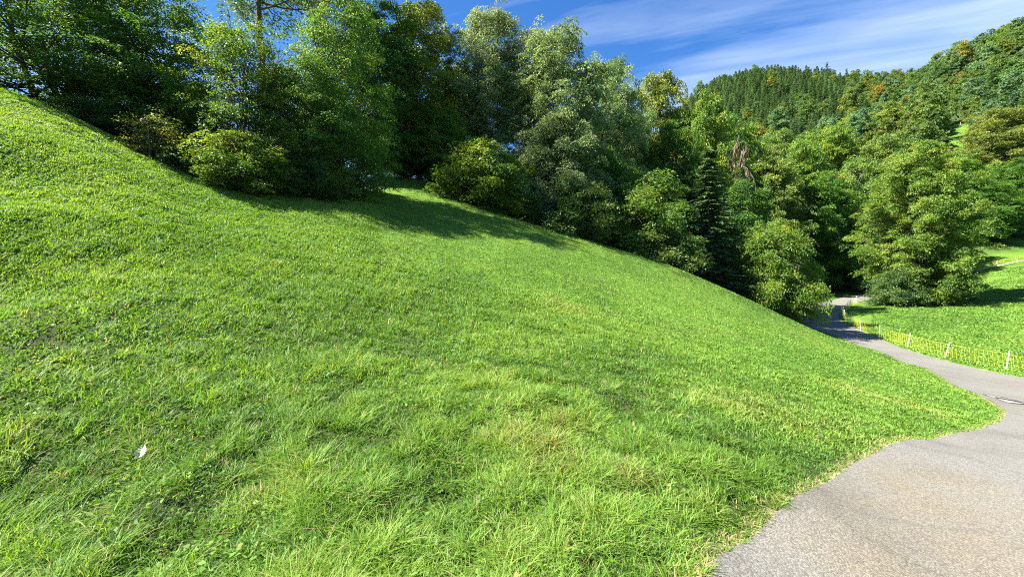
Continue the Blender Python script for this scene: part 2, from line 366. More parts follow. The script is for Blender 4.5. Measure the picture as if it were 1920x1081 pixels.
def broadleaf(seed, H, R, hb, nlobe=26, lobe=.36, ns=900, nl=40, leaf=.13, rs=.5, kind='round', mat='leaf', bark='bark', trunk_r=None,
              tint=.4, tvar=.12, stems=1, up=.65, droop=.25, jit=.7, hang=.35, axis=.35, aspect=.6, gap=0.0, lean=0.0, flat=.9, twigs=True, top_tint=.12):
    rng = np.random.default_rng(seed); lobes = []; lrad = lobe * R * .82
    limbs = []
    for i in range(nlobe):
        t = (i + .5) / nlobe; t = float(np.clip(t + rng.normal() * .04, .01, .99)); f = float(profile(np.array(t), kind)) * rng.uniform(.68, 1.10)
        if rng.random() < gap: continue
        an = i * 2.39996 + rng.normal() * .45
        z1 = hb + lrad * .35 + t * (H - hb - lrad * .9) ; el = (.10 + .85 * t + rng.normal() * .12) * 1.1
        r1 = max(.08 * R, f * R - lrad * .45); z0 = max(hb * .5 + .1, z1 - r1 * math.tan(min(el, 1.15)) * .8)
        lt = tint + rng.normal() * tvar + top_tint * (t - .5)
        base = np.array([lean * z0, 0, z0]); tip = np.array([r1 * math.cos(an) + lean * z1, r1 * math.sin(an), z1]); limbs.append((base, tip))
        for s_, k_ in ((.45, 1.0), (.72, 1.05), (.92, .85), (1.08, .55)):
            if s_ < .5 and r1 < .45 * R: continue
            c = base + (tip - base) * s_ + rng.normal(size=3) * lrad * .30
            c[2] = min(max(c[2], .25), H - lrad * k_ * .5)
            lobes.append((*c, lrad * k_ * rng.uniform(.6, 1.25), lt + rng.normal() * .06))
    parts = [sprays(rng, lobes, ns, nl, leaf, rs, up, droop, jit, flat, axis, aspect, hang)]
    crown = crown_mesh('crown', parts, M[mat])
    br = []; tr = trunk_r or .018 * H + .03; top = np.array([lean * H, 0, H * .9])
    for s in range(stems):
        off = np.array([0, 0, -.8]) if stems == 1 else np.array([rng.normal() * .35, rng.normal() * .35, -.8])
        tp = top * rng.uniform(.8, 1) + (0 if stems == 1 else 1) * np.array([rng.normal() * .3 * R, rng.normal() * .3 * R, 0])
        k = 9; t = np.linspace(0, 1, k)[:, None]
        pts = off + (tp - off) * t + np.cumsum(rng.normal(size=(k, 3)) * .012 * H * np.array([1, 1, 0]), 0) * t
        r = tr * (1 - .93 * t[:, 0] ** .9) * (1 if stems == 1 else .7); r[0] *= 1.35
        br.append((pts, r))
        for q0, c in limbs[s::stems]:
            z0 = min(q0[2], H * .88)
            q = np.array([np.interp(z0, pts[:, 2], pts[:, j]) for j in range(3)]); rq = float(np.interp(z0, pts[:, 2], r))
            br.append(limb(rng, q, c, min(rq * .6, .04 + .009 * H), .010, .1))
            if twigs:
                for _ in range(3):
                    a = q + (c - q) * rng.uniform(.45, .9)
                    br.append(limb(rng, a, a + norm(rng.normal(size=3) + np.array([0, 0, .5])) * lrad * 1.3, .020, .004, .05, 3))
    trunk = tube_mesh('trunk', br, M[bark], 6)
    co = np.empty(len(crown.vertices) * 3, np.float32); crown.vertices.foreach_get('co', co); co = co.reshape(-1, 3)
    return dict(crown=crown, trunk=trunk, H=float(np.percentile(co[:, 2], 99.7)), W=float(np.percentile(np.abs(co[:, :2] - [lean * H * .5, 0]), 98.5) * 2))

def conifer(seed, H, R, hb=.6, levels=26, nb=7, cards=9, leaf=.5, tint=.4, droop=.28, bark='bark', width=.34, dens=1.0):
    rng = np.random.default_rng(seed); P_, D_, N_, L_, T_ = [], [], [], [], []; br = []
    k = 8; t = np.linspace(0, 1, k)[:, None]
    pts = np.array([0, 0, -.8]) + np.array([0, 0, H + .6]) * t + rng.normal(size=(k, 3)) * .006 * H * np.array([1, 1, 0]) * (t > 0) * (t < 1)
    br.append((pts, (.016 * H + .02) * (1 - .96 * t[:, 0])))
    for i in range(levels):
        tt = (i + rng.random() * .6) / levels; z = hb + tt * (H - hb) * .985
        ln = R * (1 - tt) ** .85 * (.9 + .1 * math.sin(i * 2.1)) + .02 * H
        for j in range(nb):
            an = j * 2 * np.pi / nb + i * 1.1 + rng.normal() * .45
            tt = (i + rng.random() * 1.6 - .3) / levels; tt = min(max(tt, 0), .995); z = hb + tt * (H - hb) * .985
            ln = R * (1 - tt) ** .85 * (.88 + .12 * math.sin(an * 2 + seed) + .10 * math.sin(tt * 17 + seed)) + .02 * H; le = ln * rng.uniform(.55, 1.15)
            dirh = np.array([math.cos(an), math.sin(an), 0]); side = np.array([-dirh[1], dirh[0], 0])
            m = max(3, int(cards * dens * (.4 + .6 * le / R)))
            s = np.linspace(.12, 1, m); zz = z + .10 * le * s - droop * le * s ** 1.6 + .10 * le * np.clip(s - .75, 0, 1) * 2
            c = dirh * (s * le)[:, None] + np.array([0, 0, 1]) * zz[:, None]
            tb = tint + rng.normal() * .13
            if le > 1.0 and i % 2 == 0: br.append((np.vstack([[0, 0, z], c[m // 2], c[-1]]), [.035, .02, .005]))
            for sg in (-1, 1, 0):
                d = norm(dirh * .75 + side * sg * .8 + rng.normal(size=(m, 3)) * .16 - np.array([0, 0, .28]))
                P_.append(c); D_.append(d); N_.append(norm(np.array([0, 0, 1]) + rng.normal(size=(m, 3)) * .35 + side * sg * .3))
                L_.append(leaf * (1.15 - .55 * s) * (.6 + .4 * le / R) * rng.uniform(.75, 1.25, m)); T_.append(np.clip(tb + .22 * (s - .5) + rng.normal(size=m) * .1, 0, 1))
    p = np.vstack(P_); d = np.vstack(D_); nr = np.vstack(N_); nr = norm(nr - d * (nr * d).sum(1, keepdims=True)); L = np.concatenate(L_)
    crown = crown_mesh('crown', [(p, d, nr, L, L * width, np.concatenate(T_))], M['needle'])
    return dict(crown=crown, trunk=tube_mesh('trunk', br, M[bark], 5), H=H, W=2 * R)

def bare_tree(seed, H, R, bark='dead_wood', droop=.6, n=46, wisps=420):
    rng = np.random.default_rng(seed); br = []; k = 8; t = np.linspace(0, 1, k)[:, None]
    pts = np.array([0, 0, -.8]) + np.array([0, 0, H + .6]) * t + rng.normal(size=(k, 3)) * .012 * H * np.array([1, 1, 0]) * t
    r = (.014 * H) * (1 - .93 * t[:, 0]); br.append((pts, r)); P_, D_ = [], []
    for i in range(n):
        z = H * (.25 + .72 * i / n); an = i * 2.4; le = R * rng.uniform(.6, 1.1) * (1.1 - .7 * i / n)
        q = np.array([np.interp(z, pts[:, 2], pts[:, j]) for j in range(3)])
        s = np.linspace(0, 1, 5)[:, None]
        b = q + np.array([math.cos(an), math.sin(an), 0]) * le * s + np.array([0, 0, 1]) * (.25 * le * s - droop * le * s ** 2)
        br.append((b, .05 * (1 - .85 * s[:, 0])))
        for _ in range(4):
            a = b[rng.integers(2, 5)]; e = a + np.array([rng.normal() * .3, rng.normal() * .3, -rng.uniform(.4, 1.3)]); br.append((np.vstack([a, (a + e) / 2 + rng.normal(size=3) * .08, e]), [.018, .012, .004]))
            P_ += [a + (e - a) * u for u in rng.random(max(1, wisps // (n * 4)))]
    p = np.array(P_); N = len(p); d = norm(rng.normal(size=(N, 3)) * .4 - np.array([0, 0, 1])); nr = norm(np.cross(d, rng.normal(size=(N, 3))))
    L = rng.uniform(.25, .6, N)
    crown = crown_mesh('crown', [(p, d, nr, L, L * .3, rng.random(N))], M['dry_leaf'])
    return dict(crown=crown, trunk=tube_mesh('trunk', br, M[bark], 5), H=H, W=2 * R)

FOOT = []                      # where trees stand, for the forest floor
def plant(kit, name, x, y, label, cat='tree', group=None, sx=1.0, sz=1.0, rz=None, colr=None, sink=.15, parts=True):
    e = empty(name, (x, y, gz(x, y) - sink), RNG.uniform(0, 6.283) if rz is None else rz); e.scale = (sx, sx, sz)
    tag(e, label, cat, group)
    t = obj('trunk', kit['trunk'], e); c = obj('crown', kit['crown'], e)
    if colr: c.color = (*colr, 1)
    FOOT.append((x, y, kit['W'] * sx * .5))
    return e

def plant_px(kit, name, px, d, top, wpx, label, cat='tree', group=None, rz=None, colr=None, sink=.15):
    """stand a tree at column px and depth d so that its top reaches row `top` and its crown spans wpx"""
    x = (px - CX) / F * d; z = gz(x, d)
    H = (HOR - top) / F * d + ZC - z + sink; W = wpx / F * d
    sz = H / kit['H']; sx = W / kit['W']
    return plant(kit, name, x, d, label, cat, group, sx, sz, rz, colr, sink)
# ---------------------------------------------------------------- ground
def build_ground():
    th = np.concatenate([np.linspace(-np.pi, -1.25, 70, endpoint=False), np.linspace(-1.25, 1.25, 430), np.linspace(1.25, np.pi, 71)[1:]])
    r = np.concatenate([[.02, .4, .8, 1.2], np.geomspace(1.5, 60, 175), np.geomspace(60, 1500, 110)[1:]])
    nt_, nr_ = len(th) - 1, len(r)            # last column equals the first
    T, Rr = np.meshgrid(th[:-1], r, indexing='ij'); x = (Rr * np.sin(T)).ravel(); y = (Rr * np.cos(T)).ravel()
    z = tz(x, y)
    rd = np.hypot(x, y); near = rd < 110; sd = np.full(x.shape, 50.0); sd[near] = road_sd(x[near], y[near])
    z -= np.clip(-sd / .25 - .2, 0, 1) * .10
    i = np.arange(nt_)[:, None]; j = np.arange(nr_ - 1)[None, :]; i2 = (i + 1) % nt_
    f = np.stack([i * nr_ + j, i2 * nr_ + j, i2 * nr_ + j + 1, i * nr_ + j + 1], -1).reshape(-1, 4)[:, ::-1]
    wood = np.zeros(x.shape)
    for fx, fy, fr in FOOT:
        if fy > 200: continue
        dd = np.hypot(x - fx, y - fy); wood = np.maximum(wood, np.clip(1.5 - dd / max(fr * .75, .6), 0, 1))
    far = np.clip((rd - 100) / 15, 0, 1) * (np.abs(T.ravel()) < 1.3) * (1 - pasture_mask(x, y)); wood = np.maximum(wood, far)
    verge = np.clip(1.2 - np.abs(sd - .01) / .065, 0, 1) * (.45 + .9 * vnoise(x, y, .5, 3)) * (rd < 75)
    soil = np.clip((fbm(x, y, .8, 11) - .52) * 4, 0, .8) * np.clip(1.4 - rd / 14, 0, 1)
    me = np_mesh('ground', np.stack([x, y, z], 1), [f], M['ground'], {'wood': np.clip(wood, 0, 1), 'verge': np.clip(verge, 0, 1), 'soil': soil, 'thatch_shade': np.clip(1.3 - rd / 9, 0, .95) * np.clip(sd / .1, 0, 1)}, smooth=True)
    o = obj('ground', me); tag(o, 'steep green meadow hillside dropping to the valley and rising again to wooded slopes', None, None, 'structure')

def pasture_mask(x, y):
    """open grass among the trees on the right: clearing on the hillside and the pasture itself"""
    px = x / np.maximum(y, 1) * F + CX
    row = ground_row(np.atleast_1d(x), np.atleast_1d(y))
    return ((px > 1760 + (262 - row) * .35) & (px < 1822) & (y > 135) & (y < 240) & (row > 231) & (row < 280)) | ((y < 108) & (px > 1660))

def build_road():
    n = len(RL); k = 40; t = np.linspace(0, 1, k)[None, :, None]
    # resample the right edge so both edges have one point per cross line
    g = RL[:, None] * (1 - t) + RR[:, None] * t
    x = g[..., 0].ravel(); y = g[..., 1].ravel(); z = tz_raw(x, y) + .012
    stain = np.zeros(len(x))
    for (ax, ay), (bx, by), wd, st in (((4.3, 4.3), (2.3, 2.3), .75, 1.0), ((9, 5.5), (14, 6.5), 1.2, .5), ((20, 14), (21, 18), 1.2, .4)):
        t_ = np.clip(((x - ax) * (bx - ax) + (y - ay) * (by - ay)) / ((bx - ax) ** 2 + (by - ay) ** 2), 0, 1)
        dd = np.hypot(x - ax - t_ * (bx - ax), y - ay - t_ * (by - ay)); stain = np.maximum(stain, st * np.clip(1.35 - dd / wd, 0, 1))
    i = np.arange(n - 1)[:, None] * k; j = np.arange(k - 1)[None, :]
    f = np.stack([i + j, i + j + 1, i + k + j + 1, i + k + j], -1).reshape(-1, 4)
    me = np_mesh('road', np.stack([x, y, z], 1), [f], M['asphalt'], {'stain': stain}, smooth=True)
    tag(obj('road', me), 'narrow pale grey asphalt lane curling down round the grassy bank into the wood', None, None, 'structure')

# ---------------------------------------------------------------- grass
def blades(x, y, z, h, w, lean, bend, tint, gx, gy, rng, segs=3, wob=.5):
    n = len(x); a = lean + rng.normal(size=n) * wob
    dx, dy = np.cos(a), np.sin(a); fa = a + np.pi / 2 + rng.normal(size=n) * .7
    sx, sy = np.cos(fa) * w * .5, np.sin(fa) * w * .5
    up = norm(np.stack([-gx * .35, -gy * .35, np.ones(n)], 1))
    ts = np.linspace(0, 1, segs + 1); V = []
    base = np.stack([x, y, z], 1); dv = np.stack([dx, dy, gx * dx + gy * dy], 1); sv = np.stack([sx, sy, np.zeros(n)], 1)
    for t in ts[:-1]:
        c = base + up * (h * (t - .42 * bend * t * t))[:, None] + dv * (h * bend * t ** 1.7)[:, None]; wd = (1 - t ** 2 * .7)
        V += [c - sv * wd, c + sv * wd]
    V.append(base + up * (h * (1 - .42 * bend))[:, None] + dv * (h * bend)[:, None])
    V = np.stack(V, 1); m = V.shape[1]; o = np.arange(n)[:, None] * m
    q = [o + np.array([[2 * s, 2 * s + 1, 2 * s + 3, 2 * s + 2]]) for s in range(segs - 1)]
    tri = o + np.array([[m - 3, m - 2, m - 1]])
    tt = tint[:, None] + np.repeat(ts, 2)[None, :m] * .14 - .05
    return V.reshape(-1, 3), (np.vstack(q) if q else np.zeros((0, 4), int)), tri, np.clip(tt, 0, 1).ravel()

def merge_blades(name, sets, mat):
    V, Q, T3, A, off = [], [], [], [], 0
    for v, q, t, a in sets:
        V.append(v); Q.append(q + off); T3.append(t + off); A.append(a); off += len(v)
    return np_mesh(name, np.vstack(V), [np.vstack(Q), np.vstack(T3)], mat, {'tint': np.concatenate(A)})

def grad(x, y, e=.25):
    return (tz_raw(x + e, y) - tz_raw(x - e, y)) / (2 * e), (tz_raw(x, y + e) - tz_raw(x, y - e)) / (2 * e)

def polar_scatter(rng, n, r0, r1, t0, t1, power):
    """random points with density ~ r^-power per square metre"""
    q = 2 - power; u = rng.random(n); r = (r0 ** q + u * (r1 ** q - r0 ** q)) ** (1 / q); t = rng.uniform(t0, t1, n)
    return r * np.sin(t), r * np.cos(t), r

def dry_patch(x, y):
    d = np.zeros(x.shape)
    for px, row, dd, rad, s in ((1440, 770, 6.3, 1.5, .5), (1330, 745, 6.3, 1.0, .4), (1000, 820, 4.0, .6, .4), (760, 560, 10.5, .7, .45), (1060, 570, 13, 1.2, .3), (1640, 735, 8.5, 1.3, .35), (880, 720, 5.6, .8, .35),
                            (120, 690, 4.6, .5, .4), (270, 830, 3.6, .35, .5), (20, 810, 3.5, .35, .6), (500, 940, 2.9, .3, .5), (330, 700, 4.7, .4, .35), (1030, 890, 3.3, .4, .45), (1230, 920, 3.1, .4, .5)):
        cx, cy, _ = P(px, row, dd); d = np.maximum(d, s * np.clip(1.2 - np.hypot(x - cx, y - cy) / rad, 0, 1))
    return d

def build_grass():
    rng = np.random.default_rng(21); sets = []
    def field(n, r0, r1, power, segs, hs, ws, t0=-1.22, t1=1.25, low=False):
        x, y, r = polar_scatter(rng, n, r0, r1, t0, t1, power)
        # tufts: pull blades towards clump centres so that gaps open between them
        cs = np.clip(.16 + r * .012, .16, .5); jx = np.floor(x / cs); jy = np.floor(y / cs)
        hx = (jx + .2 + .6 * _h(jx.astype(int), jy.astype(int), 31)) * cs; hy = (jy + .2 + .6 * _h(jx.astype(int), jy.astype(int), 32)) * cs
        pull = .35 * rng.random(n); x = x + (hx - x) * pull; y = y + (hy - y) * pull
        sd = road_sd(x, y); ok = sd > -.02 + .07 * rng.random(n) * vnoise(x, y, .6, 4)
        wd = np.zeros(n, bool)
        for fx, fy, fr in FOOT:
            if fy < 60 and fr > 1.0: wd |= (np.hypot(x - fx, y - fy) < fr * .55) & (rng.random(n) < .85)
        px = x / np.maximum(y, .3) * F + CX
        ok &= ~wd & ~((y > 34) & (px < 1570)) & ~((x > 24) & (sd > 0) & (px > 1560) & (y > 15))
        x, y, r, sd = x[ok], y[ok], r[ok], sd[ok]; n = len(x)
        z = tz(x, y) - .01; gx, gy = grad(x, y)
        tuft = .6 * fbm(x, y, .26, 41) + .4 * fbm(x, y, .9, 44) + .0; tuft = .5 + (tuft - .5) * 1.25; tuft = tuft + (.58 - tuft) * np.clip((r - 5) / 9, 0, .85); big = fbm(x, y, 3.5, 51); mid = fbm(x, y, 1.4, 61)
        edge = np.clip(sd / .25, .62, 1)
        wild = np.clip(1.15 - r / 16, 0, 1) * np.clip(1.2 - np.clip(x - .2 * y, 0, 9) * .35, .25, 1)     # rough near left, mown further off
        h = hs * (.55 + rng.random(n) * .9) * (.40 - .14 * wild + (1.4 + 2.1 * wild) * np.clip(tuft - .20 - .05 * wild, .10, 1)) * edge * (.7 + .45 * wild)
        dn = np.arctan2(-gy, -gx)
        flow = dn + (vnoise(x, y, .24, 71) - .5) * 9
        if low: h = hs * (.5 + rng.random(n))
        w = ws(r) * (.7 + .6 * rng.random(n))
        dry = dry_patch(x, y) * (.4 + 1.2 * mid)
        tint = .50 + (big - .5) * .50 + (mid - .5) * .35 + (tuft - .5) * (.15 + .75 * wild) - .05 * wild - .03 * wild + rng.normal(size=n) * .11 + dry * .42 + .12 * np.clip((r - 5) / 6, 0, 1) * np.clip((-x - .15 * y) / 4, 0, 1)  # shade painted into tuft hollows; backlit glow painted into the upper-left tint
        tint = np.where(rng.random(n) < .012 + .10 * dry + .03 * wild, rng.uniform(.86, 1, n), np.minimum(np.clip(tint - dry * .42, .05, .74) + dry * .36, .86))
        tint = np.where((sd < .12) & (rng.random(n) < .3), rng.uniform(.8, 1, n), tint)
        if low: tint = np.where(tint > .84, tint, np.where(rng.random(n) < .05 + .20 * wild * np.clip(fbm(x, y, .7, 131) * 3 - 1, 0, 1), rng.uniform(.84, .98, n), tint - .10))  # under-layer blades tinted darker to paint shade between tufts, beside real straw
        bend = np.clip(rng.normal(.65, .33, n) + .2 * wild, .05, 1.35)
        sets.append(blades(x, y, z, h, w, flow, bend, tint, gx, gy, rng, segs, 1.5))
    field(190000, 1.55, 5.0, .75, 3, .085, lambda r: .0032 + .0009 * r)
    field(130000, 1.55, 9.0, .95, 2, .042, lambda r: .0036 + .0012 * r, low=True)
    field(270000, 4.6, 13, 1.35, 2, .085, lambda r: .003 + .0014 * r)
    field(470000, 9.5, 44, 1.55, 2, .085, lambda r: .004 + .0014 * r)
    field(260000, 8.5, 26, .9, 2, .085, lambda r: .004 + .0014 * r, t0=-1.22, t1=-.30)
    # long arching tussocks near the camera
    for k in range(330):
        x, y, r = polar_scatter(rng, 1, 1.6, 6.0, -1.1, .62, 1.2); x, y = x[0], y[0]
        if road_sd([x], [y])[0] < .45: continue
        if vnoise([x], [y], .8, 81)[0] < .36: continue
        m = int(rng.integers(16, 46)); rr = .07 * rng.random(m); a = rng.random(m) * 6.283
        bx, by = x + rr * np.cos(a), y + rr * np.sin(a); gx, gy = grad(bx, by)
        base = float(rng.choice([.18, .28, .4, .5, .6, .68]))
        fl = float(np.arctan2(-gy[0], -gx[0]) + rng.normal() * .7)
        lean = np.where(rng.random(m) < .4, fl + rng.normal(size=m) * .5, a)
        h = rng.uniform(.07, .19, m)
        tint = np.where(rng.random(m) < .1, .93, base + rng.normal(size=m) * .10)
        sets.append(blades(bx, by, tz(bx, by) - .01, h, rng.uniform(.005, .010, m), lean, rng.uniform(.6, 1.25, m), np.clip(tint, 0, 1), gx, gy, rng, 4, .1))
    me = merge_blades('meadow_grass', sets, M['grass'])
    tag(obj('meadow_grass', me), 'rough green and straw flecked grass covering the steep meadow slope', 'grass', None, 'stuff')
    # pasture across the lane
    sets = []; n = 150000
    x, y, r = polar_scatter(rng, n, 24, 112, .70, 1.2, 1.15); sd = road_sd(x, y); px = x / y * F + CX
    ok = (sd > .25) & (px > 1480) & (x > 22)
    for fx, fy, fr in FOOT: ok &= ~((np.hypot(x - fx, y - fy) < fr * .6))
    x, y, r = x[ok], y[ok], r[ok]; n = len(x); gx, gy = grad(x, y)
    tint = .47 + (fbm(x, y, 6, 91) - .5) * .5 + (vnoise(x, y, 1.1, 92) - .5) * .30 + rng.normal(size=n) * .09 + np.where(rng.random(n) < .02, .25, 0)
    h = .10 * (.5 + rng.random(n)) * (.6 + vnoise(x, y, .9, 93)) * np.where(y > 78, 2.0, 1)
    sets.append(blades(x, y, tz(x, y) - .01, h, .02 + .0014 * r, rng.random(n) * 6.28, rng.uniform(.3, 1, n), np.clip(tint, 0, .95), gx, gy, rng, 2))
    me = merge_blades('pasture_grass', sets, M['grass'])
    tag(obj('pasture_grass', me), 'short bright green pasture grass behind the yellow netting fence', 'grass', None, 'stuff')
    # small broad leaved weeds between the blades
    n = 16000; x, y, r = polar_scatter(rng, n, 1.6, 8, -1.15, .75, 1.1)
    ok = (road_sd(x, y) > .2) & (fbm(x, y, .9, 101) > .47); x, y = x[ok], y[ok]; n = len(x)
    p = np.stack([x, y, tz(x, y) + rng.uniform(.02, .085, n)], 1); a = rng.random(n) * 6.283
    d = norm(np.stack([np.cos(a), np.sin(a), rng.normal(size=n) * .3], 1)); nr = norm(np.array([0, 0, 1.]) + rng.normal(size=(n, 3)) * .45); nr = norm(nr - d * (nr * d).sum(1, keepdims=True))
    L = rng.uniform(.018, .05, n)
    me = crown_mesh('meadow_weeds', [(p, d, nr, L, L * .62, np.clip(.42 + .5 * (vnoise(x, y, .5, 7) - .5) + rng.normal(size=n) * .1, 0, .9))], M['grass'])
    tag(obj('meadow_weeds', me), 'small round leaved weeds scattered low among the near meadow grass', 'weeds', None, 'stuff')
# ---------------------------------------------------------------- tree kits
K = {}
K['hazel'] = broadleaf(1, 10, 4.4, .1, 84, .24, 1700, 34, .12, .38, 'dome', 'leaf', stems=4, tint=.42)
K['hazel2'] = broadleaf(2, 10, 4.2, .1, 80, .24, 1700, 34, .12, .38, 'dome', 'leaf', stems=3, tint=.40)
K['beech'] = broadleaf(3, 12, 4.6, .0, 92, .23, 2100, 34, .12, .38, 'dome', 'leaf', tint=.50, stems=2)
K['ash'] = broadleaf(4, 22, 5.0, 6.5, 110, .21, 3400, 30, .20, .40, 'round', flat=1.35, mat='ash_leaf', bark='pale_bark', tint=.45, up=.35, droop=.5, jit=.8, hang=.7, aspect=.36, trunk_r=.26, tvar=.15)
K['ash2'] = broadleaf(5, 22, 5.2, 8.5, 116, .20, 3500, 30, .20, .40, 'round', flat=1.3, mat='ash_leaf', bark='pale_bark', tint=.50, up=.35, droop=.5, jit=.8, hang=.7, aspect=.36, trunk_r=.26, stems=2, tvar=.15)
K['maple'] = broadleaf(6, 15, 5.0, .8, 90, .22, 2900, 32, .17, .40, 'round', 'leaf', tint=.48)
K['maple2'] = broadleaf(7, 15, 4.6, .8, 84, .23, 2700, 32, .17, .40, 'round', 'leaf', tint=.55, stems=2)
K['sycamore'] = broadleaf(8, 12, 4.8, .1, 76, .25, 2600, 32, .17, .5, 'dome', 'ash_leaf', tint=.45, up=.6, droop=.4, jit=.75)
K['linden'] = broadleaf(9, 19, 7.0, .1, 150, .17, 5200, 36, .17, .44, 'round', 'olive_leaf', tint=.50, tvar=.10, jit=.6)
K['olive'] = broadleaf(10, 16, 5.0, 1.0, 90, .22, 2700, 32, .18, .43, 'round', 'olive_leaf', tint=.45)
K['shrub'] = broadleaf(11, 4, 2.6, .0, 46, .28, 1100, 32, .115, .36, 'dome', 'bright_leaf', tint=.45, stems=4, up=.65, jit=.7)
K['shrub2'] = broadleaf(12, 4, 2.8, .0, 48, .28, 1200, 32, .12, .38, 'dome', 'dark_leaf', tint=.55, stems=4, up=.65, jit=.7)
K['bigshrub'] = broadleaf(13, 8, 4.6, .0, 70, .24, 2600, 32, .145, .46, 'dome', 'leaf', tint=.60, stems=3, up=.6, tvar=.1, jit=.75)
K['sparse'] = broadleaf(14, 3, 1.7, .2, 18, .34, 150, 16, .11, .34, 'dome', 'olive_leaf', tint=.55, stems=5, tvar=.2)
K['birch'] = broadleaf(15, 17, 3.6, 4, 70, .22, 1900, 30, .15, .45, 'round', 'olive_leaf', 'pale_bark', tint=.42, up=.3, droop=.6, hang=.9, trunk_r=.2)
K['tall'] = broadleaf(16, 24, 6.0, 12, 50, .2, 1000, 30, .15, .5, 'round', 'ash_leaf', 'bark', tint=.35, trunk_r=.34, up=.4, hang=.6)
K['spruce'] = conifer(17, 14, 3.6, .2, 42, 10, 13, .55, .55, width=.42)
K['spruce2'] = conifer(18, 20, 3.2, 1.0, 34, 7, 9, .6, .5)
K['dead'] = bare_tree(19, 14, 2.4, wisps=1500)
for i in range(4):
    K['far%d' % i] = broadleaf(30 + i, 15, 5.6, (.8, 3, 1.5, 4)[i], (30, 22, 40, 26)[i], (.28, .32, .22, .26)[i], 330, 13, .60, (.75, .85, .65, .7)[i], ('round', 'dome', 'round', 'tall')[i], 'far_leaf', ('bark', 'pale_bark')[i % 2], tint=.45, twigs=False, tvar=.16, aspect=.7, top_tint=.1)
K['firA'] = conifer(40, 20, 3.0, 1.0, 15, 6, 4, 1.5, .5, width=.42, dens=1.0)
K['firB'] = conifer(41, 20, 2.6, 1.0, 16, 6, 4, 1.4, .6, width=.42, dens=1.0)

